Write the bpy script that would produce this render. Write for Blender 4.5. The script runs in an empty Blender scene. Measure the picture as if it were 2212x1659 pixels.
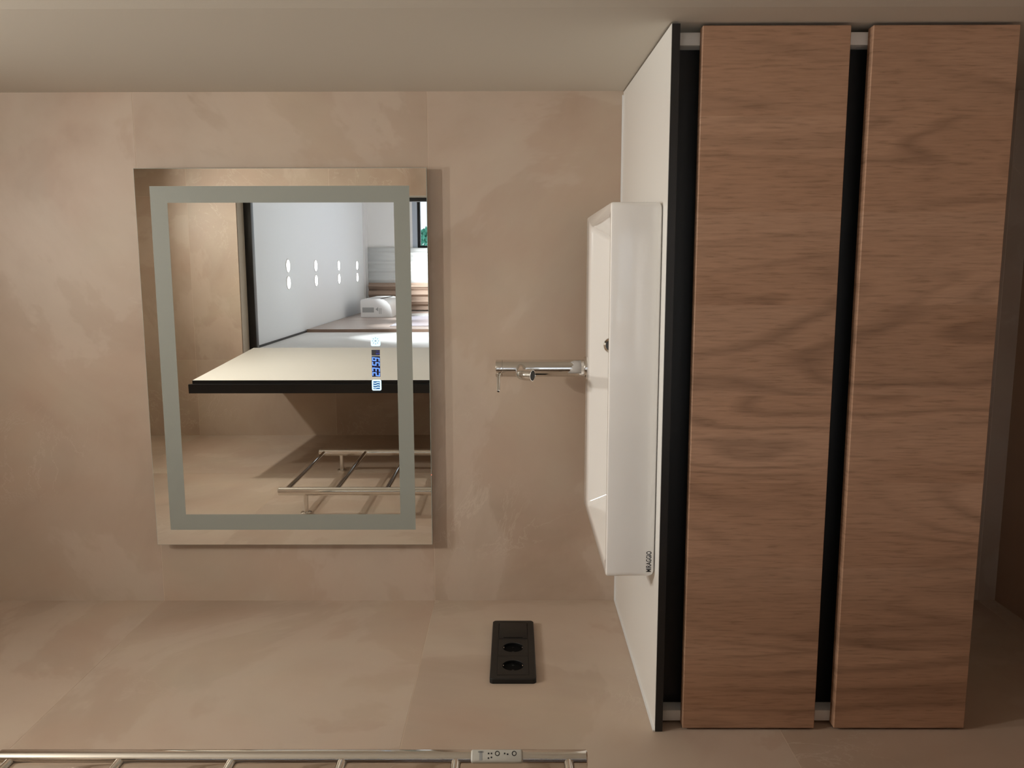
import bpy, bmesh, math, random
from mathutils import Vector, Matrix
random.seed(7)
PI = math.pi
SC = bpy.context.scene
COL = SC.collection

# ------------------------------------------------------------------ camera
YAW, PITCH, ROLL, FPX = 0.1427, 0.0032, -0.0014, 1791.48
CAM = Vector((0.7456, -1.7731, 1.0746))
c, s = math.cos(YAW), math.sin(YAW)
Rv = Vector((c, s, 0)); Fv = Vector((-s, c, 0)); Zv = Vector((0, 0, 1))
cp, sp = math.cos(PITCH), math.sin(PITCH)
fwd = Fv * cp + Zv * sp
upv = -Fv * sp + Zv * cp
cr, sr = math.cos(ROLL), math.sin(ROLL)
cx = Rv * sr - upv * cr            # the photo is turned: picture right is down in the room
cy = Rv * cr + upv * sr
cz = -fwd
cd = bpy.data.cameras.new('camera')
cd.sensor_fit = 'HORIZONTAL'; cd.sensor_width = 36.0; cd.lens = 36.0 * FPX / 2212.0
cd.clip_start = 0.01; cd.clip_end = 200
cam = bpy.data.objects.new('camera', cd); COL.objects.link(cam)
cam.matrix_world = Matrix(((cx.x, cy.x, cz.x, CAM.x), (cx.y, cy.y, cz.y, CAM.y), (cx.z, cy.z, cz.z, CAM.z), (0, 0, 0, 1)))
SC.camera = cam

# ------------------------------------------------------------------ sky and exposure
SKY = 1.5
w = bpy.data.worlds.new('sky'); SC.world = w; w.use_nodes = True
bg = w.node_tree.nodes['Background']; bg.inputs[0].default_value = (0.80, 0.90, 1.0, 1); bg.inputs[1].default_value = SKY
SC.view_settings.view_transform = 'Standard'; SC.view_settings.look = 'None'
SC.view_settings.gamma = 1.0; SC.view_settings.use_curve_mapping = False
SC.view_settings.exposure = 0.0
try:
    SC.cycles.max_bounces = 12; SC.cycles.diffuse_bounces = 6; SC.cycles.glossy_bounces = 6
    SC.cycles.blur_glossy = 0.6; SC.cycles.sample_clamp_indirect = 4.0
except Exception: pass
BATH_W = (9.3, 3.7)                  # watts of the two bathroom lamps
BATH_COL = (1.0, 0.965, 0.895)
NEXT_W = 11.5                      # watts of each spot in the next room
NEXT_COL = (0.90, 0.955, 1.0)

# ------------------------------------------------------------------ materials
MATS = {}
def nmat(name):
    m = bpy.data.materials.new(name); m.use_nodes = True
    nt = m.node_tree
    return m, nt, nt.nodes['Principled BSDF']
def N(nt, t, **kw):
    n = nt.nodes.new(t)
    for k, v in kw.items():
        if k.startswith('i_'):
            key = k[2:]
            n.inputs[int(key) if key.isdigit() else key].default_value = v
        else: setattr(n, k, v)
    return n
def L(nt, a, b): nt.links.new(a, b)
def ramp(nt, fac, stops):
    r = nt.nodes.new('ShaderNodeValToRGB'); e = r.color_ramp.elements
    while len(e) < len(stops): e.new(0.5)
    for el, (p, col) in zip(e, stops):
        el.position = p; el.color = (*col, 1) if len(col) == 3 else col
    L(nt, fac, r.inputs[0]); return r.outputs[0]
def mix(nt, fac, a, b, mode='MIX'):
    n = nt.nodes.new('ShaderNodeMix'); n.data_type = 'RGBA'; n.blend_type = mode
    for sock, v in ((n.inputs[0], fac), (n.inputs[6], a), (n.inputs[7], b)):
        if isinstance(v, (int, float)): sock.default_value = v
        elif isinstance(v, tuple): sock.default_value = (*v, 1)
        else: L(nt, v, sock)
    return n.outputs[2]
def plain(name, col, rough=0.5, metal=0.0, spec=0.5, bump=0.0, bscale=200, coat=0.0, vary=0.0):
    m, nt, b = nmat(name)
    b.inputs['Base Color'].default_value = (*col, 1); b.inputs['Roughness'].default_value = rough
    b.inputs['Metallic'].default_value = metal; b.inputs['Specular IOR Level'].default_value = spec
    b.inputs['Coat Weight'].default_value = coat; b.inputs['Coat Roughness'].default_value = 0.05
    tc = N(nt, 'ShaderNodeTexCoord')
    if vary:
        nz = N(nt, 'ShaderNodeTexNoise', i_Scale=3.0, i_Detail=3.0); L(nt, tc.outputs['Object'], nz.inputs['Vector'])
        L(nt, mix(nt, nz.outputs[0], tuple(x * (1 - vary) for x in col), tuple(min(1, x * (1 + vary)) for x in col)), b.inputs['Base Color'])
    if bump:
        nz = N(nt, 'ShaderNodeTexNoise', i_Scale=bscale, i_Detail=3.0); L(nt, tc.outputs['Object'], nz.inputs['Vector'])
        bp = N(nt, 'ShaderNodeBump', i_Strength=bump, i_Distance=0.001); L(nt, nz.outputs[0], bp.inputs['Height'])
        L(nt, bp.outputs[0], b.inputs['Normal'])
    MATS[name] = m; return m
def glow(name, col, strength):
    m, nt, b = nmat(name)
    b.inputs['Base Color'].default_value = (0, 0, 0, 1)
    b.inputs['Emission Color'].default_value = (*col, 1); b.inputs['Emission Strength'].default_value = strength
    MATS[name] = m; return m

def stone():
    m, nt, b = nmat('stone_tile')
    tc = N(nt, 'ShaderNodeTexCoord'); oi = N(nt, 'ShaderNodeObjectInfo')
    mul = N(nt, 'ShaderNodeMath', operation='MULTIPLY', i_1=37.0); L(nt, oi.outputs['Random'], mul.inputs[0])
    cmb = N(nt, 'ShaderNodeCombineXYZ'); L(nt, mul.outputs[0], cmb.inputs[0]); L(nt, mul.outputs[0], cmb.inputs[2])
    add = N(nt, 'ShaderNodeVectorMath', operation='ADD'); L(nt, tc.outputs['Object'], add.inputs[0]); L(nt, cmb.outputs[0], add.inputs[1])
    P = add.outputs[0]
    n1 = N(nt, 'ShaderNodeTexNoise', i_Scale=1.9, i_Detail=5.0, i_Roughness=0.55, i_Distortion=1.2); L(nt, P, n1.inputs['Vector'])
    base = ramp(nt, n1.outputs[0], [(0.30, (0.42, 0.312, 0.238)), (0.46, (0.475, 0.362, 0.285)), (0.60, (0.505, 0.40, 0.312)), (0.75, (0.55, 0.44, 0.348))])
    n2 = N(nt, 'ShaderNodeTexNoise', i_Scale=4.5, i_Detail=3.0, i_Distortion=0.6); L(nt, P, n2.inputs['Vector'])
    hue = ramp(nt, n2.outputs[0], [(0.35, (1.02, 0.985, 0.955)), (0.65, (0.985, 1.01, 1.0))])
    col = mix(nt, 1.0, base, hue, 'MULTIPLY')
    # patches with one crisp edge
    n3 = N(nt, 'ShaderNodeTexNoise', i_Scale=1.5, i_Detail=6.0, i_Roughness=0.6, i_Distortion=0.5)
    mp = N(nt, 'ShaderNodeMapping'); mp.inputs['Rotation'].default_value = (0.4, 0.7, 0.3); mp.inputs['Location'].default_value = (3.1, 1.7, 0.4)
    L(nt, P, mp.inputs[0]); L(nt, mp.outputs[0], n3.inputs['Vector'])
    patch = ramp(nt, n3.outputs[0], [(0.40, (0, 0, 0)), (0.52, (0.35, 0.35, 0.35)), (0.54, (1, 1, 1)), (0.565, (1, 1, 1)), (0.70, (0, 0, 0))])
    sep = N(nt, 'ShaderNodeRGBToBW'); L(nt, patch, sep.inputs[0])
    k = N(nt, 'ShaderNodeMath', operation='MULTIPLY', i_1=0.44); L(nt, sep.outputs[0], k.inputs[0])
    col = mix(nt, k.outputs[0], col, (0.62, 0.515, 0.425))
    # fine pale veins and flecks
    n4 = N(nt, 'ShaderNodeTexNoise', i_Scale=5.0, i_Detail=7.0, i_Roughness=0.65, i_Distortion=1.6); L(nt, P, n4.inputs['Vector'])
    v = ramp(nt, n4.outputs[0], [(0.485, (0, 0, 0)), (0.50, (1, 1, 1)), (0.515, (0, 0, 0))])
    n5 = N(nt, 'ShaderNodeTexNoise', i_Scale=2.2, i_Detail=2.0); L(nt, mp.outputs[0], n5.inputs['Vector'])
    msk = ramp(nt, n5.outputs[0], [(0.52, (0, 0, 0)), (0.66, (0.38, 0.38, 0.38))])
    vm = mix(nt, 1.0, v, msk, 'MULTIPLY'); s2 = N(nt, 'ShaderNodeRGBToBW'); L(nt, vm, s2.inputs[0])
    col = mix(nt, s2.outputs[0], col, (0.70, 0.60, 0.50))
    L(nt, col, b.inputs['Base Color'])
    b.inputs['Roughness'].default_value = 0.42; b.inputs['Specular IOR Level'].default_value = 0.35
    bp = N(nt, 'ShaderNodeBump', i_Strength=0.08, i_Distance=0.002); L(nt, n4.outputs[0], bp.inputs['Height']); L(nt, bp.outputs[0], b.inputs['Normal'])
    MATS['stone'] = m

def wood():
    m, nt, b = nmat('oak_veneer')
    tc = N(nt, 'ShaderNodeTexCoord')
    sx = N(nt, 'ShaderNodeSeparateXYZ'); L(nt, tc.outputs['Object'], sx.inputs[0])
    # veneer strips of uneven width with their own phase
    d1 = N(nt, 'ShaderNodeMath', operation='MULTIPLY', i_1=7.3); L(nt, sx.outputs[0], d1.inputs[0])
    fl = N(nt, 'ShaderNodeMath', operation='FLOOR'); L(nt, d1.outputs[0], fl.inputs[0])
    wn = N(nt, 'ShaderNodeTexWhiteNoise', noise_dimensions='1D'); L(nt, fl.outputs[0], wn.inputs['W'])
    ph = N(nt, 'ShaderNodeMath', operation='MULTIPLY', i_1=5.0); L(nt, wn.outputs[0], ph.inputs[0])
    zz = N(nt, 'ShaderNodeMath', operation='MULTIPLY', i_1=0.16); L(nt, sx.outputs[2], zz.inputs[0])
    cm = N(nt, 'ShaderNodeCombineXYZ'); L(nt, sx.outputs[0], cm.inputs[0]); L(nt, ph.outputs[0], cm.inputs[1]); L(nt, zz.outputs[0], cm.inputs[2])
    n1 = N(nt, 'ShaderNodeTexNoise', i_Scale=6.5, i_Detail=2.0, i_Roughness=0.4, i_Distortion=0.5); L(nt, cm.outputs[0], n1.inputs['Vector'])
    rg = N(nt, 'ShaderNodeMath', operation='MULTIPLY', i_1=11.0); L(nt, n1.outputs[0], rg.inputs[0])
    fr = N(nt, 'ShaderNodeMath', operation='FRACT'); L(nt, rg.outputs[0], fr.inputs[0])
    rings = ramp(nt, fr.outputs[0], [(0.0, (0.76, 0.75, 0.74)), (0.22, (1.02, 1.02, 1.02)), (0.70, (0.97, 0.97, 0.97)), (0.93, (0.70, 0.69, 0.68)), (1.0, (0.76, 0.75, 0.74))])
    base = ramp(nt, n1.outputs[0], [(0.3, (0.40, 0.226, 0.140)), (0.5, (0.455, 0.268, 0.172)), (0.7, (0.51, 0.312, 0.208))])
    n0 = N(nt, 'ShaderNodeTexNoise', i_Scale=3.0, i_Detail=1.0); L(nt, tc.outputs['Object'], n0.inputs['Vector'])
    st = ramp(nt, n0.outputs[0], [(0.42, (0.22, 0.22, 0.22)), (0.60, (0.95, 0.95, 0.95))])
    stv = N(nt, 'ShaderNodeRGBToBW'); L(nt, st, stv.inputs[0])
    col = mix(nt, stv.outputs[0], base, mix(nt, 1.0, base, rings, 'MULTIPLY'))
    tint = ramp(nt, wn.outputs[0], [(0.0, (0.94, 0.935, 0.93)), (1.0, (1.05, 1.05, 1.05))])
    col = mix(nt, 1.0, col, tint, 'MULTIPLY')
    mp = N(nt, 'ShaderNodeMapping'); mp.inputs['Scale'].default_value = (270, 40, 20); L(nt, tc.outputs['Object'], mp.inputs[0])
    n2 = N(nt, 'ShaderNodeTexNoise', i_Scale=1.0, i_Detail=4.0, i_Roughness=0.6, i_Distortion=0.3); L(nt, mp.outputs[0], n2.inputs['Vector'])
    fib = ramp(nt, n2.outputs[0], [(0.30, (0.74, 0.73, 0.71)), (0.46, (0.99, 0.99, 0.99)), (0.70, (1.13, 1.14, 1.15))])
    col = mix(nt, 1.0, col, fib, 'MULTIPLY')
    L(nt, col, b.inputs['Base Color'])
    b.inputs['Roughness'].default_value = 0.55; b.inputs['Specular IOR Level'].default_value = 0.25
    bp = N(nt, 'ShaderNodeBump', i_Strength=0.12, i_Distance=0.001); L(nt, n2.outputs[0], bp.inputs['Height']); L(nt, bp.outputs[0], b.inputs['Normal'])
    MATS['wood'] = m

def cloth(name, c1, c2, trans=0.0):
    m, nt, b = nmat(name)
    tc = N(nt, 'ShaderNodeTexCoord')
    mp = N(nt, 'ShaderNodeMapping'); mp.inputs['Scale'].default_value = (60, 60, 4); L(nt, tc.outputs['Object'], mp.inputs[0])
    nz = N(nt, 'ShaderNodeTexNoise', i_Scale=1.0, i_Detail=3.0); L(nt, mp.outputs[0], nz.inputs['Vector'])
    L(nt, mix(nt, nz.outputs[0], c1, c2), b.inputs['Base Color'])
    b.inputs['Roughness'].default_value = 0.9
    if trans:
        tr = N(nt, 'ShaderNodeBsdfTranslucent'); tr.inputs[0].default_value = (*c2, 1)
        mx = N(nt, 'ShaderNodeMixShader', i_0=trans); out = nt.nodes['Material Output']
        L(nt, b.outputs[0], mx.inputs[1]); L(nt, tr.outputs[0], mx.inputs[2]); L(nt, mx.outputs[0], out.inputs[0])
    MATS[name] = m

stone(); wood()
cloth('brown_cloth', (0.36, 0.26, 0.20), (0.42, 0.31, 0.24))
cloth('sheer_cloth', (0.80, 0.81, 0.80), (0.86, 0.87, 0.86), 0.35)
plain('grout', (0.66, 0.54, 0.43), 0.8, bump=0.2)
plain('paint', (0.645, 0.60, 0.53), 0.75, spec=0.25, bump=0.05, bscale=400)
plain('white_paint', (0.80, 0.80, 0.79), 0.8, spec=0.2, bump=0.05)
plain('ceiling_paint', (0.82, 0.82, 0.80), 0.85, spec=0.2, bump=0.04)
plain('next_ceiling_paint', (0.80, 0.84, 0.88), 0.55, spec=0.3, bump=0.02)
plain('floor_tile', (0.42, 0.29, 0.205), 0.5, bump=0.05, vary=0.15)
plain('floor_wood', (0.52, 0.47, 0.42), 0.5, vary=0.2)
plain('white_laminate', (0.83, 0.82, 0.79), 0.30, spec=0.5, vary=0.01)
plain('black_core', (0.013, 0.011, 0.010), 0.45, bump=0.1)
plain('black_profile', (0.006, 0.006, 0.006), 0.5, bump=0.05)
plain('black_metal', (0.010, 0.010, 0.011), 0.35, bump=0.05)
plain('black_plastic', (0.015, 0.0135, 0.012), 0.5, spec=0.3, bump=0.1, bscale=900)
plain('socket_dark', (0.002, 0.002, 0.002), 0.8, spec=0.1, bump=0.05)  # near-black; inside the plug recesses it stands in for deep shade
plain('white_melamine', (0.90, 0.88, 0.84), 0.45, vary=0.02)
plain('ceramic', (0.93, 0.905, 0.875), 0.12, spec=0.5, coat=0.3, vary=0.005)
plain('lettering_black', (0.02, 0.02, 0.02), 0.5, vary=0.1)
plain('chrome', (0.80, 0.79, 0.77), 0.07, metal=1.0, vary=0.01)
plain('chrome_rail', (0.80, 0.775, 0.74), 0.06, metal=1.0, vary=0.01)
plain('film', (0.46, 0.44, 0.42), 0.3, bump=0.4, bscale=60)
plain('mirror_silver', (0.90, 0.905, 0.88), 0.0, metal=1.0, vary=0.002)
plain('glass_edge', (0.45, 0.55, 0.52), 0.12, spec=0.8, vary=0.05)
plain('frosted', (0.31, 0.325, 0.29), 0.45, spec=0.4, bump=0.15, bscale=1500)
plain('housing', (0.55, 0.55, 0.55), 0.4, metal=0.6, vary=0.02)
plain('door_white', (0.76, 0.735, 0.67), 0.5, spec=0.3, vary=0.01)
plain('display_dark', (0.01, 0.012, 0.05), 0.3, vary=0.1)
plain('display_grey', (0.06, 0.06, 0.07), 0.3, vary=0.1)
plain('panel_wood', (0.40, 0.315, 0.27), 0.35, spec=0.5, vary=0.06)
plain('panel_edge', (0.24, 0.155, 0.11), 0.5, vary=0.06)
plain('lilac_glass', (0.62, 0.62, 0.72), 0.12, spec=0.6, vary=0.02)
plain('white_plastic', (0.80, 0.80, 0.80), 0.35, vary=0.01)
plain('grey_print', (0.38, 0.39, 0.39), 0.6, vary=0.05)
plain('dark_gap', (0.02, 0.02, 0.02), 0.6, vary=0.05)
plain('grey_blind', (0.42, 0.47, 0.54), 0.5, vary=0.03)
plain('remote_grey', (0.56, 0.55, 0.50), 0.35, vary=0.02)
plain('bark', (0.12, 0.08, 0.05), 0.9, bump=0.5, bscale=20)
plain('leaf', (0.10, 0.42, 0.30), 0.7, vary=0.5)
glow('digit_blue', (0.14, 0.32, 1.0), 1.4)
glow('digit_dim', (0.10, 0.12, 0.75), 0.5)
glow('icon_white', (0.62, 0.88, 1.0), 1.5)
glow('icon_blue', (0.03, 0.20, 0.60), 0.5)
glow('red_dot', (1.0, 0.25, 0.15), 1.5)
glow('lamp_lens', (1.0, 0.92, 0.80), 12.0)
glow('spot_lens', (1.0, 1.0, 1.0), 14.0)
def pane_mat():
    m, nt, b = nmat('window_glass')
    b.inputs['Base Color'].default_value = (0.95, 0.98, 1, 1); b.inputs['Roughness'].default_value = 0.0
    tr = N(nt, 'ShaderNodeBsdfTransparent'); gl = N(nt, 'ShaderNodeBsdfGlossy'); gl.inputs['Roughness'].default_value = 0.0
    fr = N(nt, 'ShaderNodeFresnel', i_IOR=1.45); mx = N(nt, 'ShaderNodeMixShader')
    L(nt, fr.outputs[0], mx.inputs[0]); L(nt, tr.outputs[0], mx.inputs[1]); L(nt, gl.outputs[0], mx.inputs[2])
    L(nt, mx.outputs[0], nt.nodes['Material Output'].inputs[0]); MATS['pane'] = m
pane_mat()

# ------------------------------------------------------------------ mesh helpers (all in room coordinates)
def finish(name, bm, mat, parent=None, smooth=None):
    bmesh.ops.recalc_face_normals(bm, faces=bm.faces[:])
    me = bpy.data.meshes.new(name); bm.to_mesh(me); bm.free()
    o = bpy.data.objects.new(name, me); COL.objects.link(o)
    for m in (mat if isinstance(mat, (list, tuple)) else [mat]): me.materials.append(MATS[m])
    if smooth is not None:
        for p in me.polygons: p.use_smooth = True
        me.set_sharp_from_angle(angle=math.radians(smooth))
    if parent is not None:
        o.parent = parent
        wp = parent.location.copy(); q = parent.parent
        while q is not None: wp += q.location; q = q.parent
        o.location = -wp
    return o
def bx(bm, x0, x1, y0, y1, z0, z1, bev=0.0, seg=2):
    vs = [bm.verts.new((x, y, z)) for x in (x0, x1) for y in (y0, y1) for z in (z0, z1)]
    fs = [bm.faces.new([vs[i] for i in f]) for f in ((0, 1, 3, 2), (4, 6, 7, 5), (0, 4, 5, 1), (2, 3, 7, 6), (0, 2, 6, 4), (1, 5, 7, 3))]
    if bev:
        es = list({e for f in fs for e in f.edges})
        bmesh.ops.bevel(bm, geom=es, offset=bev, segments=seg, profile=0.5, affect='EDGES')
    return fs
def box(name, mat, parent, *dims, bev=0.0, seg=2):
    bm = bmesh.new(); bx(bm, *dims, bev=bev, seg=seg)
    return finish(name, bm, mat, parent, 30 if bev else None)
def basis(d):
    d = Vector(d).normalized(); a = Vector((0, 0, 1)) if abs(d.z) < 0.9 else Vector((1, 0, 0))
    u = d.cross(a).normalized(); return u, d.cross(u).normalized()
def loft(bm, loops, cap0=True, cap1=True, closed=True):
    rows = [[bm.verts.new(p) for p in lp] for lp in loops]
    n = len(rows[0])
    for a, b in zip(rows, rows[1:]):
        for i in range(n if closed else n - 1):
            j = (i + 1) % n
            bm.faces.new((a[i], a[j], b[j], b[i]))
    if cap0: bm.faces.new(rows[0][::-1])
    if cap1: bm.faces.new(rows[-1])
    return rows
def ring(cen, u, v, r, n): return [Vector(cen) + u * (r * math.cos(2 * PI * i / n)) + v * (r * math.sin(2 * PI * i / n)) for i in range(n)]
def lathe(bm, cen, axis, prof, n=32, cap0=True, cap1=True):
    u, v = basis(axis); a = Vector(axis).normalized()
    return loft(bm, [ring(Vector(cen) + a * h, u, v, max(r, 1e-5), n) for r, h in prof], cap0, cap1)
def tube(bm, pts, r, n=20, cap=True):
    pts = [Vector(p) for p in pts]; loops = []
    d = (pts[1] - pts[0]).normalized(); u, v = basis(d)
    for i, p in enumerate(pts):
        t = (pts[min(i + 1, len(pts) - 1)] - pts[max(i - 1, 0)]).normalized()
        u = (u - t * u.dot(t)).normalized(); v = t.cross(u)
        rr = r[i] if isinstance(r, (list, tuple)) else r
        loops.append(ring(p, u, v, rr, n))
    return loft(bm, loops, cap, cap)
def rrect(a0, a1, b0, b1, r, n=5):
    out = []
    for (ca, cb, t0) in ((a1 - r, b1 - r, 0), (a0 + r, b1 - r, 90), (a0 + r, b0 + r, 180), (a1 - r, b0 + r, 270)):
        for k in range(n + 1):
            t = math.radians(t0 + 90 * k / n); out.append((ca + r * math.cos(t), cb + r * math.sin(t)))
    return out
def empty(name, loc, label=None, cat=None, group=None, kind=None):
    o = bpy.data.objects.new(name, None); COL.objects.link(o); o.location = loc; o.empty_display_size = 0.05
    return tag(o, label, cat, group, kind)
def tag(o, label=None, cat=None, group=None, kind=None):
    for k, v in (('label', label), ('category', cat), ('group', group), ('kind', kind)):
        if v: o[k] = v
    return o
def struct(name, mat, *dims, label=None):
    o = box(name, mat, None, *dims); return tag(o, label, None, None, 'structure')

# ------------------------------------------------------------------ bathroom shell
YR = -1.882                         # doorway wall
ZC = 2.72                          # bathroom ceiling
JO = [0.0, 0.0397, 0.647, 1.254, 1.862, 2.469, ZC]
G = 0.0006
floor = struct('floor', 'floor_tile', -0.1, 1.27, -2.05, 0.1, -0.1, 0.0, label='dark beige bathroom floor under the vanity')
ceiling = struct('ceiling', 'ceiling_paint', -0.1, 1.27, -2.05, 0.1, ZC, ZC + 0.1, label='white bathroom ceiling')
wall_back = struct('wall_back', 'grout', -0.1, 1.27, -0.0003, 0.1, 0, ZC, label='beige stone tiled wall behind mirror and basin')
wall_left = struct('wall_left', 'grout', -0.1, 0.0003, -2.05, -0.0003, 0, ZC, label='beige stone tiled wall carrying the socket and towel rail')
def tile(parent, x0, x1, y0, y1, z0, z1):
    return box('tile', 'stone', parent, x0, x1, y0, y1, z0, z1)
for z0, z1 in zip(JO, JO[1:]):
    tile(wall_back, 0.0, 1.115, -0.0006, 0.004, z0 + G, z1 - G)
    tile(wall_left, -0.004, 0.0006, -1.2 + G, 0.0, z0 + G, z1 - G)
    tile(wall_left, -0.004, 0.0006, YR, -1.2 - G, z0 + G, z1 - G)
# painted wall on the right, very slightly out of square
bm = bmesh.new()
pl = [(1.0987, 0.0), (1.0870, -0.60), (1.165, YR)]
lo = [[(x, y, z) for (x, y) in pl + [(1.27, YR), (1.27, 0.0)]] for z in (0, ZC)]
loft(bm, lo)
tag(finish('wall_right', bm, 'paint'), 'plain greige painted wall at the right end of the vanity', None, None, 'structure')
# doorway wall: body pieces and tiles
OX0, OX1, OZ = 0.335, 1.0375, 2.262
wf = empty('wall_front', (0.5, -1.975, 0), 'beige tiled wall around the open doorway, seen in the mirror', None, None, 'structure')
box('body', 'grout', wf, -0.1, OX0, -2.05, YR + 0.0003, 0, ZC)
box('body', 'grout', wf, OX1, 3.7, -2.05, YR + 0.0003, 0, ZC)
box('lintel', 'grout', wf, OX0, OX1, -2.05, YR + 0.0003, OZ, ZC)
for z0, z1 in zip(JO, JO[1:]):
    zt = min(z1, 99)
    box('tile', 'stone', wf, 0.0, OX0, YR - 0.004, YR + 0.0006, z0 + G, z1 - G)
    box('tile', 'stone', wf, OX1, 1.17, YR - 0.004, YR + 0.0006, z0 + G, z1 - G)
    if z1 > OZ + 0.01:
        box('tile', 'stone', wf, OX0 + G, OX1 - G, YR - 0.004, YR + 0.0006, max(z0 + G, OZ), z1 - G)
box('plaster_reveal', 'paint', wf, OX0, OX1, -2.05, YR - 0.0045, OZ - 0.0015, OZ)
box('plaster_reveal', 'paint', wf, OX1 - 0.0015, OX1, -2.05, YR - 0.0045, 0, OZ - 0.0015)
# black door frame set into the reveal
fr = empty('trim_1', (0.68, -2.02, 0), 'black metal door frame in the doorway', None, None, 'structure')
box('frame_head', 'black_metal', fr, OX0, OX1 - 0.0015, -2.008, -1.972, OZ - 0.034, OZ - 0.0015, bev=0.001)
box('frame_jamb', 'black_metal', fr, OX1 - 0.017, OX1 - 0.0015, -2.008, -1.972, 0, OZ - 0.034, bev=0.001)
box('frame_jamb', 'black_metal', fr, OX0, OX0 + 0.020, -2.008, -1.972, 0, OZ - 0.034, bev=0.001)
# door leaf standing open into the bathroom
A = Vector((0.344, -1.171, 0)); B = Vector((0.390, -1.877, 0))
dv = (B - A).normalized(); nv = Vector((-dv.y, dv.x, 0));  nv = nv if nv.x < 0 else -nv
door = empty('door_1', ((A.x + B.x) / 2, (A.y + B.y) / 2, 0), 'cream door leaf with black edges, standing open, seen in the mirror', None, None, 'structure')
def slab(bm, a, b, t0, t1, z0, z1):
    p = [a + nv * t0, b + nv * t0, b + nv * t1, a + nv * t1]
    loft(bm, [[Vector((q.x, q.y, z)) for q in p] for z in (z0, z1)])
bm = bmesh.new(); slab(bm, A + dv * 0.003, B - dv * 0.003, 0.0, 0.040, 0.01, 2.2115); finish('leaf', bm, 'door_white', door)
bm = bmesh.new(); slab(bm, A, A + dv * 0.003, 0.0, 0.044, 0.008, 2.2115); slab(bm, A - dv * 0.012, A, 0.012, 0.044, 0.008, 2.222)
finish('edge_strip', bm, 'black_metal', door)
bm = bmesh.new(); slab(bm, A + dv * 0.003, B - dv * 0.003, 0.040, 0.044, 0.008, 2.2115); finish('back_face', bm, 'door_white', door)

# ------------------------------------------------------------------ next room (seen in the mirror)
ZN = 2.70; YF = -7.35; XL = 0.23; XR = 3.7
tag(box('floor_next_room', 'floor_wood', None, XL - 0.1, XR, YF - 0.1, -2.05, -0.1, 0.0), 'wooden floor of the room beyond the doorway', None, None, 'structure')
tag(box('ceiling_next_room', 'next_ceiling_paint', None, XL - 0.1, XR, YF - 0.1, -2.05, ZN, ZN + 0.1), 'white ceiling with round spots beyond the doorway', None, None, 'structure')
wl = struct('wall_next_room_left', 'white_paint', XL - 0.1, XL, YF - 0.1, -2.05, 0, ZN, label='cream wall beside the wood cladding beyond the doorway')
struct('wall_next_room_right', 'white_paint', XR, XR + 0.1, YF - 0.1, -2.05, 0, ZN, label='white wall on the far side of the next room')
WX0, WX1, WZ0, WZ1 = 0.90, 3.2, 0.30, 2.195
wn_ = empty('wall_next_room_far', (2, YF - 0.1, 0), 'pale wall with the window beyond the doorway', None, None, 'structure')
box('pier', 'white_paint', wn_, XL - 0.1, WX0, YF - 0.2, YF, 0, ZN)
box('pier', 'white_paint', wn_, WX1, XR + 0.1, YF - 0.2, YF, 0, ZN)
box('lintel', 'white_paint', wn_, WX0, WX1, YF - 0.2, YF, WZ1, ZN)
box('parapet', 'white_paint', wn_, WX0, WX1, YF - 0.2, YF, 0, WZ0)
bm = bmesh.new(); bx(bm, XL, XR, YF, YF + 0.03, ZN - 0.045, ZN); bx(bm, XL, XR, YF + 0.03, YF + 0.055, ZN - 0.02, ZN)
tag(finish('trim_2', bm, 'white_plastic'), 'white curtain rail cornice along the ceiling of the next room', None, None, 'structure')
bm = bmesh.new(); bx(bm, XL, XL + 0.012, -7.3, -2.05, ZN - 0.012, ZN)  # thin dark strip along the top of the wall
tag(finish('trim_3', bm, 'dark_gap'), 'thin dark strip where cream wall meets the next room ceiling', None, None, 'structure')
for y0, y1 in ((-5.795, -4.72), (-7.25, -5.805)):
    p = box('panel', 'panel_wood', wl, XL, XL + 0.022, y0, y1, 0.0, ZN - 0.013)
    p['label'] = 'brown wood cladding panel'
e = box('panel_edge', 'panel_edge', wl, XL, XL + 0.0225, -4.72, -4.70, 0.0, ZN - 0.013)
p = box('panel', 'lilac_glass', wl, XL + 0.022, XL + 0.027, -6.35, -5.02, 0.2, 2.09); p['label'] = 'pale lilac glossy panel'
p = box('panel', 'white_plastic', wl, XL + 0.022, XL + 0.035, -6.62, -6.36, 0.0, 2.10); p['label'] = 'white upright trim beside the lilac panel'
# window
win = empty('window_1', (2.0, YF - 0.1, WZ0), 'black framed window with daylight beyond the doorway', None, None, 'structure')
bm = bmesh.new()
for d in ((WX0, WX1, WZ1 - 0.02, WZ1), (WX0, WX1, WZ0, WZ0 + 0.05), (WX0, WX0 + 0.02, WZ0, WZ1), (WX1 - 0.02, WX1, WZ0, WZ1)): bx(bm, d[0], d[1], YF - 0.06, YF - 0.01, d[2], d[3])
finish('white_reveal', bm, 'white_plastic', win)
box('blind_box', 'grey_blind', win, WX0 + 0.02, WX1 - 0.02, YF - 0.06, YF - 0.015, 2.125, WZ1 - 0.02)
FZ = 2.125
for d in ((WX0 + 0.02, WX0 + 0.055, WZ0 + 0.05, FZ), (WX1 - 0.055, WX1 - 0.02, WZ0 + 0.05, FZ), (2.05, 2.11, WZ0 + 0.05, FZ)):
    box('frame_stile', 'black_metal', win, d[0], d[1], YF - 0.12, YF - 0.06, d[2], d[3])
for d in ((WX0 + 0.055, WX1 - 0.055, FZ - 0.03, FZ), (WX0 + 0.055, WX1 - 0.055, WZ0 + 0.05, WZ0 + 0.09)):
    box('frame_rail', 'black_metal', win, d[0], d[1], YF - 0.12, YF - 0.06, d[2], d[3])
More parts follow.
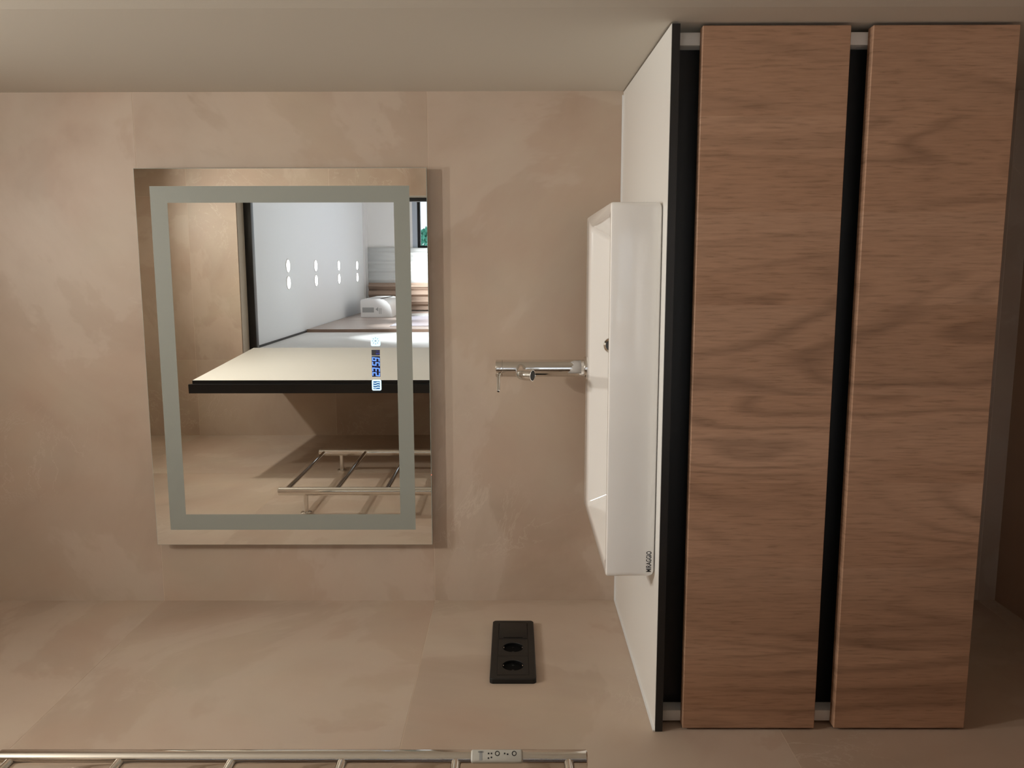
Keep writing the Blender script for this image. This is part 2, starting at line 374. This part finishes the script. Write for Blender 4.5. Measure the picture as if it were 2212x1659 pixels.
box('pane', 'pane', win, WX0 + 0.055, 2.05, YF - 0.094, YF - 0.088, WZ0 + 0.09, FZ - 0.03)
box('pane', 'pane', win, 2.11, WX1 - 0.055, YF - 0.094, YF - 0.088, WZ0 + 0.09, FZ - 0.03)

# ------------------------------------------------------------------ bathroom lamps
def bath_lamp(x, y, label, watts, spread):
    t = empty('ceiling_spotlight', (x, y, ZC), label, 'ceiling lamp', 'bathroom ceiling lamps')
    bm = bmesh.new(); lathe(bm, (x, y, ZC), (0, 0, -1), [(0.046, 0), (0.046, 0.012), (0.044, 0.015), (0.036, 0.015), (0.033, 0.008)], 32)
    finish('housing', bm, 'white_plastic', t, 30)
    bm = bmesh.new(); lathe(bm, (x, y, ZC - 0.0083), (0, 0, -1), [(0.030, 0), (0.030, 0.004), (0.028, 0.006)], 28)
    finish('lens', bm, 'lamp_lens', t, 30)
    ld = bpy.data.lights.new('lamp_light', 'AREA'); ld.shape = 'DISK'; ld.size = 0.06; ld.energy = watts; ld.color = BATH_COL; ld.spread = math.radians(spread)
    lo_ = bpy.data.objects.new('lamp_light', ld); COL.objects.link(lo_); lo_.parent = t; lo_.location = (0, 0, -0.0165)
    return t
bath_lamp(0.97, -1.22, 'round white ceiling lamp above the doorway side of the bathroom', BATH_W[0], 158)
bath_lamp(0.80, -0.82, 'round white ceiling lamp nearer the mirror', BATH_W[1], 124)

# ------------------------------------------------------------------ vanity unit
VX0, VX1 = 0.0046, 1.0839
VF = -0.526                        # drawer front plane
CT, CB = 0.85, 0.8375
van = empty('vanity_cabinet', (0.544, -0.26, 0.351), 'wall-hung vanity with two oak drawers and black grip channels under the white countertop', 'cabinet')
CY0, CY1 = -0.506, -0.008
SX0, SX1 = 0.006, 1.0795
for i, (a, b) in enumerate(((SX0, SX0 + 0.018), (SX1 - 0.018, SX1))):
    p = box('side_panel', 'white_melamine', van, a, b, CY0, CY1, 0.356, CB - 0.0005, bev=0.0006)
    p['label'] = 'white carcass side panel'
box('bottom_panel', 'white_melamine', van, SX0 + 0.018, SX1 - 0.018, CY0 + 0.01, CY1, 0.356, 0.374)
box('back_panel', 'white_melamine', van, SX0 + 0.018, SX1 - 0.018, CY1 - 0.012, CY1, 0.374, CB - 0.0005)
def channel(zt, zb):
    bm = bmesh.new(); a, b = SX0 + 0.018, SX1 - 0.018
    bx(bm, a, b, CY0 + 0.026, CY0 + 0.028, zb, zt)          # back of the channel
    bx(bm, a, b, CY0 + 0.004, CY0 + 0.026, zt - 0.002, zt)
    bx(bm, a, b, CY0 + 0.004, CY0 + 0.026, zb, zb + 0.002)
    o = finish('grip_channel', bm, 'black_profile', van); o['label'] = 'black recessed grip channel'
channel(CB - 0.001, 0.776); channel(0.604, 0.535)
for z0, z1 in ((0.5924, 0.8045), (0.351, 0.5607)):
    d = box('drawer_front', 'wood', van, VX0, VX1, VF, VF + 0.019, z0, z1, bev=0.0008, seg=1)
    d['label'] = 'oak veneer drawer front'
    k = z1 - 0.05
    box('drawer_box', 'white_melamine', d, SX0 + 0.03, SX1 - 0.03, VF + 0.05, -0.06, z0 + 0.03, k)

# countertop: black-core compact board with a white face
ctop = empty('countertop', (0.545, -0.265, CB), 'thin white countertop with a black front edge, spanning wall to wall', 'countertop')
def cslab(bm, z0, z1, f, inset=0.0):
    pts = [(0.0012, -0.0012), (0.0012, f), (1.0855, f), (1.0965, -0.0012)]
    loft(bm, [[(x, y, z) for x, y in pts] for z in (z0, z1)])
bm = bmesh.new(); cslab(bm, CB, CT - 0.0007, -0.5299); finish('black_core', bm, 'black_core', ctop)
bm = bmesh.new(); cslab(bm, CT - 0.0007, CT, -0.5296); finish('white_face', bm, 'white_laminate', ctop)
bm = bmesh.new(); bx(bm, 0.0012, 1.09, -0.0042, -0.0012, CT, CT + 0.003); bx(bm, 0.0012, 0.0035, -0.5296, -0.0042, CT, CT + 0.003)
finish('sealant_bead', bm, 'white_plastic', ctop)

# ------------------------------------------------------------------ basin
BX0, BX1, BY0, BY1, BZ = 0.2481, 0.8395, -0.4984, -0.0751, 0.9285
bas = empty('washbasin', (0.544, -0.287, CT), 'white rectangular countertop washbasin with a rear ledge for the tap', 'washbasin')
def rl(i, z, r, b0=None, b1=None, a0=None, a1=None, n=6):
    return [(x, y, z) for x, y in rrect((BX0 if a0 is None else a0) + i, (BX1 if a1 is None else a1) - i, (BY0 if b0 is None else b0) + i, (BY1 if b1 is None else b1) - i, r, n)]
IB0, IB1, IA0, IA1 = BY0 + 0.013, -0.166, BX0 + 0.022, BX1 - 0.022
bm = bmesh.new()
loops = [rl(0.010, CT + 0.0002, 0.006), rl(0.005, CT + 0.0010, 0.007), rl(0.0018, CT + 0.0040, 0.008), rl(0.0, CT + 0.010, 0.009),
         rl(0.0, BZ - 0.003, 0.009), rl(0.0008, BZ - 0.001, 0.0085), rl(0.0028, BZ, 0.007)]
inn = dict(b0=IB0, b1=IB1, a0=IA0, a1=IA1)
loops += [rl(-0.002, BZ, 0.013, **inn), rl(0.0, BZ - 0.0015, 0.012, **inn), rl(0.002, BZ - 0.005, 0.012, **inn)]
inn2 = dict(b0=IB0 + 0.012, b1=IB1 - 0.030, a0=IA0 + 0.034, a1=IA1 - 0.034)
loops += [rl(0.0, BZ - 0.060, 0.012, **inn2), rl(0.004, BZ - 0.066, 0.012, **inn2), rl(0.012, BZ - 0.0685, 0.012, **inn2), rl(0.10, BZ - 0.0705, 0.012, **inn2)]
loft(bm, loops)
finish('bowl', bm, 'ceramic', bas, 40)
# overflow on the sloping rear wall of the bowl
of = Vector((0.592, -0.1880, 0.8905)); ax = Vector((0, -0.86, 0.51)).normalized()
bm = bmesh.new(); lathe(bm, of, ax, [(0.0145, -0.004), (0.0150, 0.0005), (0.0135, 0.0022), (0.0100, 0.0018), (0.0090, 0.0004), (0.0088, -0.003)], 32, True, False)
o = finish('overflow_ring', bm, 'chrome', bas, 40)
bm = bmesh.new(); lathe(bm, of + ax * 0.0002, ax, [(0.0092, -0.002), (0.0092, 0.0004)], 24); finish('overflow_hole', bm, 'dark_gap', o)
bm = bmesh.new(); lathe(bm, (0.544, -0.33, BZ - 0.0702), (0, 0, 1), [(0.032, 0), (0.031, 0.003), (0.026, 0.004), (0.024, 0.002), (0.022, 0.005), (0.010, 0.007)], 32)
finish('drain_plug', bm, 'chrome', bas, 40)
def text_mesh(name, body, size, org, xdir, zdir, mat, parent, depth=0.0002, bold=0.0):
    cu = bpy.data.curves.new(name, 'FONT'); cu.body = body; cu.size = size; cu.extrude = depth; cu.offset = bold
    to = bpy.data.objects.new(name, cu); COL.objects.link(to)
    dg = bpy.context.evaluated_depsgraph_get(); me = bpy.data.meshes.new_from_object(to.evaluated_get(dg)); COL.objects.unlink(to); bpy.data.objects.remove(to)
    xs = [v.co.x for v in me.vertices]; x0, x1 = min(xs), max(xs)
    xd = Vector(xdir); zd = Vector(zdir); nd = xd.cross(zd)
    return me, x0, x1, xd, zd, nd
def put_text(name, body, height, width, org, xdir, zdir, mat, parent, bold=0.0):
    me, x0, x1, xd, zd, nd = text_mesh(name, body, 1.0, org, xdir, zdir, mat, parent, bold=bold)
    ys = [v.co.y for v in me.vertices]; y0, y1 = min(ys), max(ys)
    bm = bmesh.new(); bm.from_mesh(me); bpy.data.meshes.remove(me)
    for v in bm.verts:
        a, b_, d = v.co
        v.co = Vector(org) + xd * ((a - x0) / (x1 - x0) * width) + zd * ((b_ - y0) / (y1 - y0) * height) + nd * (0.0002 if d > 0 else -0.0001)
    return finish(name, bm, mat, parent)
t = put_text('lettering', 'MIRAGGIO', 0.0082, 0.0345, (0.2575, BY0 - 0.0001, 0.8562), (1, 0, 0), (0, 0, 1), 'lettering_black', bas, bold=0.012)
t['label'] = 'small black lettering on the front of the basin'

# ------------------------------------------------------------------ tap
TX, TY = 0.540, -0.121
tap = empty('basin_tap', (TX, TY, BZ), 'tall chrome single-lever tap standing on the basin ledge', 'tap')
bm = bmesh.new(); lathe(bm, (TX, TY, BZ + 0.0002), (0, 0, 1), [(0.0228, 0), (0.0232, 0.001), (0.0231, 0.0062), (0.0220, 0.0078), (0.0175, 0.0082)], 40); finish('base_flange', bm, 'chrome', tap, 40)
bm = bmesh.new(); lathe(bm, (TX, TY, BZ + 0.005), (0, 0, 1), [(0.0176, 0), (0.0176, 0.164), (0.0172, 0.1655)], 48); finish('body', bm, 'chrome', tap, 40)
bm = bmesh.new(); lathe(bm, (TX, TY, BZ + 0.1703), (0, 0, 1), [(0.0165, 0), (0.0177, 0.0008), (0.0177, 0.0125), (0.0172, 0.0135), (0.004, 0.014)], 48); cap = finish('cap', bm, 'chrome', tap, 40)
ld = Vector((-0.62, -0.78, 0.0)).normalized(); lz = BZ + 0.178
bm = bmesh.new(); p0 = Vector((TX, TY, lz)) + ld * 0.0165
tube(bm, [p0, p0 + ld * 0.006, p0 + ld * 0.0062, p0 + ld * 0.046, p0 + ld * 0.047], [0.0044, 0.0044, 0.0034, 0.0033, 0.0022], 18); finish('lever', bm, 'chrome', tap, 40)
# spout: straight out to the front with a turned-down tip
bm = bmesh.new(); sz = 1.062; pts = [(TX, TY - 0.012, sz), (TX, TY - 0.085, sz)]
for k in range(1, 9):
    a = math.radians(58 * k / 8); pts.append((TX, TY - 0.085 - 0.024 * math.sin(a), sz - 0.024 * (1 - math.cos(a))))
last = Vector(pts[-1]); dirn = Vector((0, -math.cos(math.radians(58)), -math.sin(math.radians(58))))
pts.append(tuple(last + dirn * 0.010))
tube(bm, pts, 0.0106, 28); sp_ = finish('spout', bm, 'chrome', tap, 40)
bm = bmesh.new(); lathe(bm, Vector(pts[-1]) - dirn * 0.0003, dirn, [(0.0106, 0), (0.0106, 0.002), (0.0096, 0.0024), (0.0088, 0.0008)], 28); finish('outlet_rim', bm, 'chrome', sp_, 40)
bm = bmesh.new(); lathe(bm, Vector(pts[-1]) + dirn * 0.0004, dirn, [(0.0087, 0), (0.0087, 0.0009)], 24); finish('aerator', bm, 'dark_gap', sp_)
# torn scrap of protective film round the foot of the body
bm = bmesh.new(); rows = []
top = [0.026, 0.030, 0.024, 0.027, 0.021, 0.022, 0.017, 0.019, 0.024, 0.020, 0.016]
for i, h in enumerate(top):
    a = math.radians(-118 + 9.5 * i)
    rows.append([(TX + 0.01795 * math.cos(a), TY + 0.01795 * math.sin(a), BZ + 0.0135 + z) for z in (0, h * 0.45, h * 0.9)])
loft(bm, rows, False, False, closed=False)
f = finish('protective_film', bm, 'film', tap, 60); f['label'] = 'torn scrap of pale protective film'
md = f.modifiers.new('thickness', 'SOLIDIFY'); md.thickness = 0.0003

# ------------------------------------------------------------------ mirror
MX0, MX1, MZ0, MZ1, MY = 0.1392, 0.9433, 1.255, 1.8581, -0.026
mir = empty('wall_mirror', ((MX0 + MX1) / 2, -0.016, MZ0), 'rectangular frameless wall mirror with a frosted light band and clock display', 'mirror')
box('housing', 'housing', mir, MX0 + 0.03, MX1 - 0.03, MY + 0.005, -0.0008, MZ0 + 0.03, MZ1 - 0.03)
bm = bmesh.new(); bx(bm, MX0, MX1, MY, MY + 0.0049, MZ0, MZ1, bev=0.0008, seg=1)
bm.normal_update()
for fc in bm.faces: fc.material_index = 0 if fc.normal.y < -0.99 or abs(fc.normal.y) > 0.99 else 1
gl = finish('mirror_glass', bm, ['mirror_silver', 'glass_edge'], mir)
gl['label'] = 'silvered mirror glass'
S0 = (0.1736, 0.9073, 1.2911, 1.8268); S1 = (0.2083, 0.8737, 1.3238, 1.7917)
y0, y1 = MY - 0.0003, MY
for d in ((S0[0], S1[0], S0[2], S0[3]), (S1[1], S0[1], S0[2], S0[3]), (S1[0], S1[1], S0[2], S1[2]), (S1[0], S1[1], S1[3], S0[3])):
    o = box('frosted_band', 'frosted', mir, d[0], d[1], y0, y1, d[2], d[3]); o['label'] = 'grey-green frosted band, unlit'
# touch icons
def plate(bm, x0, x1, z0, z1, r, ya, yb):
    pts = rrect(x0, x1, z0, z1, r, 4); loft(bm, [[(x, y, z) for x, z in pts] for y in (yb, ya)])
def frame_icon(bm, x0, x1, z0, z1, t):
    for a in ((x0, x1, z0, z0 + t), (x0, x1, z1 - t, z1), (x0, x0 + t, z0 + t, z1 - t), (x1 - t, x1, z0 + t, z1 - t)):
        bx(bm, a[0], a[1], MY - 0.0006, MY - 0.0003, a[2], a[3])
def icon(x0, x1, z0, z1, label):
    bm = bmesh.new(); plate(bm, x0, x1, z0, z1, 0.003, MY - 0.0004, MY)
    o = finish('touch_button', bm, 'icon_white', mir); o['label'] = label
    bm = bmesh.new(); plate(bm, x0 + 0.003, x1 - 0.003, z0 + 0.003, z1 - 0.003, 0.001, MY - 0.0006, MY - 0.0004)
    return o, bm
o, bm = icon(0.481, 0.504, 1.3585, 1.3785, 'glowing touch button with three wavy lines'); finish('button_field', bm, 'icon_blue', o)
bm = bmesh.new()
for k in range(3):
    xc = 0.4875 + 0.005 * k; rows = []
    for i in range(13):
        z = 1.3622 + 0.0126 * i / 12; x = xc + 0.0009 * math.sin(2 * PI * i / 12)
        rows.append([(x - 0.0009, MY - 0.0009, z), (x + 0.0009, MY - 0.0009, z), (x + 0.0009, MY - 0.0006, z), (x - 0.0009, MY - 0.0006, z)])
    loft(bm, rows)
finish('wave_symbol', bm, 'icon_white', o)
o, bm = icon(0.576, 0.598, 1.3585, 1.3785, 'glowing touch button with a lamp symbol')
bm.free(); bm = bmesh.new()
cxm, czm = 0.587, 1.3685
lathe(bm, (cxm, MY - 0.0004, czm), (0, -1, 0), [(0.0022, 0), (0.0022, 0.0003)], 16)
for k in range(8):
    a = k * PI / 4; ux, uz = math.cos(a), math.sin(a)
    p = [(0.0048, -0.0009), (0.0075, -0.0012), (0.0075, 0.0012), (0.0048, 0.0009)]
    loft(bm, [[(cxm + r * ux - t_ * uz, y, czm + r * uz + t_ * ux) for r, t_ in p] for y in (MY - 0.0004, MY - 0.0007)])
glow('icon_pale', (0.55, 0.72, 0.80), 0.75)
finish('lamp_symbol', bm, 'icon_pale', o)
# clock
dx0, dx1, dz0, dz1 = 0.5105, 0.5545, 1.3600, 1.3775
o = box('clock_display', 'display_dark', mir, dx0, dx1, MY - 0.0004, MY, dz0, dz1); o['label'] = 'blue digital clock reading 23:59'
SEG = {'2': 'abged', '3': 'abgcd', '5': 'afgcd', '9': 'abcdfg', '1': 'bc'}
def digit(ch, x, z, w, h, t, mat, par):
    bm = bmesh.new(); sl = 0.10
    S = {'a': (0, w, h - t, h), 'd': (0, w, 0, t), 'g': (0, w, h / 2 - t / 2, h / 2 + t / 2), 'f': (0, t, h / 2, h), 'b': (w - t, w, h / 2, h), 'e': (0, t, 0, h / 2), 'c': (w - t, w, 0, h / 2)}
    for k_ in SEG[ch]:
        a0, a1, b0, b1 = S[k_]
        q = [(a0 + sl * b0, b0), (a1 + sl * b0, b0), (a1 + sl * b1, b1), (a0 + sl * b1, b1)]
        off = 0.00002 * 'abcdefg'.index(k_)
        loft(bm, [[(x + a, y, z + b_) for a, b_ in q] for y in (MY - 0.0004, MY - 0.0007 - off)])
    return finish('digit', bm, mat, par)
for ch, x in zip('2359', (0.5113, 0.5211, 0.5333, 0.5432)): digit(ch, x, 1.3608, 0.0078, 0.0160, 0.0021, 'digit_blue', o)
bm = bmesh.new()
for z in (1.3655, 1.3715): bx(bm, 0.5308, 0.5322, MY - 0.0007, MY - 0.0004, z, z + 0.0015)
finish('colon', bm, 'digit_dim', o)
o2 = box('side_display', 'display_grey', mir, 0.5560, 0.5680, MY - 0.0004, MY, dz0, dz1); o2['label'] = 'small dim side display'
for ch, x in zip('51', (0.5580, 0.5620)): digit(ch, x, 1.3610, 0.0034, 0.0070, 0.0009, 'digit_dim', o2)
bm = bmesh.new(); lathe(bm, (0.296, MY + 0.0005, MZ0 - 0.0006), (0, 0, 1), [(0.0012, 0), (0.0012, 0.001)], 10); q = finish('red_reflection', bm, 'red_dot', mir); q['label'] = 'tiny glowing red dot painted as a reflection on the lower edge'  # glowing dot painted in for a red reflection at the glass edge

# ------------------------------------------------------------------ power socket on the left wall
SY0, SY1, SZ0, SZ1 = -0.3752, -0.1278, 1.0362, 1.1206
soc = empty('power_socket', (0.0006, (SY0 + SY1) / 2, SZ0), 'black double power socket with a blank flap module on the tiled left wall', 'socket')
W0 = 0.0007
def yz(pts, x): return [(x, a, b) for a, b in pts]
bm = bmesh.new()
iy0, iy1, iz0, iz1 = SY0 + 0.014, SY1 - 0.014, SZ0 + 0.013, SZ1 - 0.013
loft(bm, [yz(rrect(SY0, SY1, SZ0, SZ1, 0.007, 6), W0), yz(rrect(SY0, SY1, SZ0, SZ1, 0.007, 6), W0 + 0.008), yz(rrect(SY0 + 0.0015, SY1 - 0.0015, SZ0 + 0.0015, SZ1 - 0.0015, 0.006, 6), W0 + 0.0095),
          yz(rrect(iy0, iy1, iz0, iz1, 0.001, 6), W0 + 0.0095), yz(rrect(iy0, iy1, iz0, iz1, 0.001, 6), W0 + 0.003)], True, True)
finish('frame', bm, 'black_plastic', soc, 35)
NS = 40
def sq_ring(cy, cz_, h1, h2, x):
    out = []
    for i in range(NS):
        a = 2 * PI * i / NS; ca, sa = math.cos(a), math.sin(a); k_ = 1 / max(abs(ca), abs(sa)); out.append((x, cy + h1 * ca * k_, cz_ + h2 * sa * k_))
    return out
def ci_ring(cy, cz_, r, x): return [(x, cy + r * math.cos(2 * PI * i / NS), cz_ + r * math.sin(2 * PI * i / NS)) for i in range(NS)]
zc = (SZ0 + SZ1) / 2; mw = (iy1 - iy0) / 3
for i in range(2):
    cyy = iy0 + mw * (i + 0.5)
    bm = bmesh.new(); h1, h2 = mw / 2 - 0.0004, (iz1 - iz0) / 2 - 0.0004; xt = W0 + 0.0098
    loft(bm, [sq_ring(cyy, zc, h1, h2, W0 + 0.004), sq_ring(cyy, zc, h1, h2, xt), ci_ring(cyy, zc, 0.0205, xt), ci_ring(cyy, zc, 0.0195, xt - 0.001), ci_ring(cyy, zc, 0.0185, W0 + 0.0045)], True, True)
    ins = finish('socket_insert', bm, 'black_plastic', soc, 35); ins['label'] = 'round plug socket insert'
    bm = bmesh.new(); loft(bm, [ci_ring(cyy, zc, 0.0196, xt - 0.0006), ci_ring(cyy, zc, 0.0183, W0 + 0.0049)], False, True); finish('recess_shade_cup', bm, 'socket_dark', ins, 35)  # near-black cup paints in the shade of a deeper recess
    for sz_ in (-1, 1):
        box('earth_clip', 'chrome', ins, W0 + 0.005, xt - 0.0004, cyy - 0.0025, cyy + 0.0025, zc + sz_ * 0.0178 - 0.0006, zc + sz_ * 0.0178 + 0.0006)
        bm = bmesh.new(); lathe(bm, (W0 + 0.0047, cyy + sz_ * 0.0095, zc), (1, 0, 0), [(0.0025, 0), (0.0025, 0.0002)], 14); finish('pin_hole', bm, 'dark_gap', ins)
cyy = iy0 + mw * 2.5
fm = box('blank_flap', 'black_plastic', soc, W0 + 0.004, W0 + 0.0105, cyy - mw / 2 + 0.0008, cyy + mw / 2 - 0.0008, iz0 + 0.0008, iz1 - 0.0008, bev=0.0006)
box('flap_lip', 'socket_dark', fm, W0 + 0.0103, W0 + 0.0112, cyy - mw / 2 + 0.003, cyy - mw / 2 + 0.0045, iz0 + 0.010, iz1 - 0.010)

# ------------------------------------------------------------------ towel rail on the left wall
RX, RY1, RY2, RZ0, RZ1, RR = 0.0690, -0.712, -1.2385, 0.9753, 1.7881, 0.0126
rail = empty('towel_rail', (RX, (RY1 + RY2) / 2, RZ0), 'chrome ladder towel rail standing off the tiled left wall', 'towel rail')
for y in (RY1, RY2):
    bm = bmesh.new(); lathe(bm, (RX, y, RZ0), (0, 0, 1), [(RR - 0.0015, 0), (RR, 0.0015), (RR, RZ1 - RZ0 - 0.0015), (RR - 0.0015, RZ1 - RZ0)], 32); u_ = finish('upright_tube', bm, 'chrome_rail', rail, 40)
    for z in (1.707, 1.055):
        bm = bmesh.new(); tube(bm, [(0.0055, y, z), (RX - RR + 0.002, y, z)], 0.0075, 20); b_ = finish('bracket', bm, 'chrome_rail', u_, 40)
    for z in (1.707, 1.055):
        bm = bmesh.new(); lathe(bm, (0.0008, y, z), (1, 0, 0), [(0.0165, 0), (0.0165, 0.004), (0.0150, 0.0052), (0.008, 0.0054)], 28); finish('wall_flange', bm, 'chrome_rail', u_, 40)
for z in (1.769, 1.618, 1.464, 1.312, 1.156, 1.001):
    bm = bmesh.new(); tube(bm, [(RX, RY1 - RR + 0.003, z), (RX, RY2 + RR - 0.003, z)], 0.0075, 20); finish('crossbar', bm, 'chrome_rail', rail, 40)

# small control box clipped to the rail
rem = empty('rail_thermostat', (RX + 0.012, RY1 - 0.012, 1.064), 'small grey control box with printed symbols clipped to the towel rail', 'thermostat')
nd = Vector((math.cos(math.radians(-45)), math.sin(math.radians(-45)), 0)); td = Vector((-nd.y, nd.x, 0))
base_ = Vector((RX, RY1, 0)) + nd * (RR + 0.0002)
def rp(t_, n_, z): q_ = base_ + td * t_ + nd * n_; return (q_.x, q_.y, z)
bm = bmesh.new(); hw, th = 0.0085, 0.007
ls = []
for n_, i_ in ((0.0, 0.001), (0.001, 0.0), (th - 0.0022, 0.0), (th - 0.0006, 0.0008), (th, 0.0022)):
    ls.append([rp(a, n_, z) for a, z in rrect(-hw + i_, hw - i_, 1.064 + i_, 1.135 - i_, 0.003, 5)])
loft(bm, ls); finish('case', bm, 'remote_grey', rem, 50)
def mark(bm, t0, t1, z0, z1): loft(bm, [[rp(a, n_, z) for a, z in ((t0, z0), (t1, z0), (t1, z1), (t0, z1))] for n_ in (th, th + 0.0002)])
bm = bmesh.new(); mark(bm, -0.006, 0.006, 1.1195, 1.1235); mark(bm, 0.004, 0.006, 1.118, 1.1255)
finish('printed_bar', bm, 'grey_print', rem)
for zz_ in (1.099, 1.076):
    bm = bmesh.new(); q_ = Vector(rp(0.003, th, zz_)); u_, v_ = basis(nd)
    loft(bm, [ring(q_, u_, v_, 0.0033, 20), ring(q_ + nd * 0.0002, u_, v_, 0.0033, 20), ring(q_ + nd * 0.0002, u_, v_, 0.0022, 20), ring(q_, u_, v_, 0.0022, 20)], False, False)
    finish('printed_ring', bm, 'dark_gap', rem)
bm = bmesh.new()
for zz_, t_ in ((1.111, -0.003), (1.107, -0.002), (1.111, 0.003), (1.107, 0.003), (1.089, 0.003), (1.085, 0.002)): mark(bm, t_ - 0.001, t_ + 0.001, zz_ - 0.001, zz_ + 0.001)
finish('printed_dots', bm, 'dark_gap', rem)

# ------------------------------------------------------------------ next room: things
def next_spot(x, y, label):
    t = empty('recessed_spotlight', (x, y, ZN), label, 'ceiling spot', 'round spots in the next room ceiling')
    bm = bmesh.new(); lathe(bm, (x, y, ZN), (0, 0, -1), [(0.050, 0), (0.050, 0.002), (0.047, 0.005), (0.043, 0.005), (0.042, 0.002)], 32); finish('trim_ring', bm, 'white_plastic', t, 40)
    bm = bmesh.new(); lathe(bm, (x, y, ZN - 0.002), (0, 0, -1), [(0.0415, 0), (0.0415, 0.003), (0.039, 0.004)], 32); finish('lens', bm, 'spot_lens', t, 40)
    ld_ = bpy.data.lights.new('spot_light', 'AREA'); ld_.shape = 'DISK'; ld_.size = 0.08; ld_.energy = NEXT_W; ld_.color = NEXT_COL; ld_.spread = math.radians(85)
    lo_ = bpy.data.objects.new('spot_light', ld_); COL.objects.link(lo_); lo_.parent = t; lo_.location = (0, 0, -0.008)
order = ['nearest the doorway', 'second from the doorway', 'third from the doorway', 'nearest the curtains']
for k, y in enumerate((-4.275, -5.11, -6.005, -6.90)):
    next_spot(0.741, y, 'round ceiling spot in the mirror, window-side row, ' + order[k])
    next_spot(0.621, y, 'round ceiling spot in the mirror, cladding-side row, ' + order[k])

# air conditioner
acx, ay0, ay1 = XL + 0.0235, -7.0, -6.2
ac = empty('air_conditioner', (acx, -6.6, 2.245), 'white wall air conditioner above the brown cladding, seen in the mirror', 'air conditioner')
prof = [(0.0, 2.540), (0.150, 2.542), (0.166, 2.535), (0.172, 2.515), (0.173, 2.36), (0.168, 2.325), (0.150, 2.292), (0.115, 2.262), (0.06, 2.246), (0.0, 2.245)]
bm = bmesh.new(); loft(bm, [[(acx + a, y, z) for a, z in prof] for y in (ay1, ay0)]); body = finish('casing', bm, 'white_plastic', ac, 25)
bm = bmesh.new(); loft(bm, [[(acx + a, y, z) for a, z in ((0.168, 2.352), (0.1745, 2.358), (0.1745, 2.345), (0.165, 2.338))] for y in (ay1 - 0.01, ay0 + 0.01)]); finish('outlet_slot', bm, 'dark_gap', ac)
q = box('rating_label', 'grey_print', ac, acx + 0.045, acx + 0.092, ay1, ay1 + 0.001, 2.415, 2.525); q['label'] = 'grey rating label'
bm = bmesh.new(); loft(bm, [[(acx + a, y, z) for a, z in ((0.055, 2.375), (0.095, 2.375), (0.075, 2.40))] for y in (ay1, ay1 + 0.001)]); q = finish('warning_triangle', bm, 'grey_print', ac)
for zz_ in (2.36, 2.345): box('printed_line', 'grey_print', ac, acx + 0.03, acx + 0.085, ay1, ay1 + 0.001, zz_, zz_ + 0.006)

# curtains
def curtain(name, mat, x0, x1, z0, z1, pleat, depth, label, yb):
    bm = bmesh.new(); n = int((x1 - x0) / 0.006); rows = []
    for i in range(n + 1):
        x = x0 + (x1 - x0) * i / n; col_ = []
        for j in range(9):
            z = z1 + (z0 - z1) * j / 8; t_ = j / 8
            y = yb + depth * (math.sin(2 * PI * (x - x0) / pleat + 1.2 * math.sin(9 * x) + 0.5 * t_ * math.sin(23 * x)) + 0.35 * math.sin(2 * PI * x / (pleat * 0.43) + 2 * t_))
            col_.append((x + 0.004 * math.sin(5 * t_ + 30 * x), y, z))
        rows.append(col_)
    loft(bm, rows, False, False, closed=False)
    o = finish(name, bm, mat, None, 80); o.modifiers.new('thickness', 'SOLIDIFY').thickness = 0.002
    return tag(o, label, 'curtain')
curtain('curtain', 'brown_cloth', XL + 0.03, 0.56, 0.02, ZN - 0.05, 0.075, 0.020, 'brown pleated curtain beside the air conditioner, seen in the mirror', YF + 0.07)
curtain('sheer_curtain', 'sheer_cloth', 0.55, 0.93, 0.02, ZN - 0.05, 0.105, 0.010, 'white sheer curtain between brown curtain and window, seen in the mirror', YF + 0.045)

# tree outside the window
TRX, TRY = 1.52, -22.0
tr = empty('garden_tree', (TRX, TRY, -2.0), 'slender green tree outside the window, seen in the mirror', 'tree')
bm = bmesh.new(); tube(bm, [(TRX, TRY, -2.0), (TRX + 0.03, TRY, 1.0), (TRX - 0.02, TRY, 3.6)], [0.10, 0.07, 0.03], 10); finish('trunk', bm, 'bark', tr, 60)
bm = bmesh.new()
for k in range(1400):
    a, b_ = random.uniform(0, 2 * PI), math.acos(random.uniform(-1, 1)); q_ = random.uniform(0.3, 1.0)
    cen = Vector((TRX + 0.27 * q_ * math.sin(b_) * math.cos(a), TRY + 0.27 * q_ * math.sin(b_) * math.sin(a), 3.2 + 1.1 * q_ * math.cos(b_)))
    n_ = Vector((random.uniform(-1, 1), random.uniform(-1, 1), random.uniform(-0.4, 1))).normalized(); u_, v_ = basis(n_); s_ = random.uniform(0.05, 0.10)
    bm.faces.new([bm.verts.new(cen + u_ * s_), bm.verts.new(cen + v_ * s_ * 0.5), bm.verts.new(cen - u_ * s_), bm.verts.new(cen - v_ * s_ * 0.5)])
fo = finish('foliage', bm, 'leaf', tr); fo['kind'] = 'stuff'
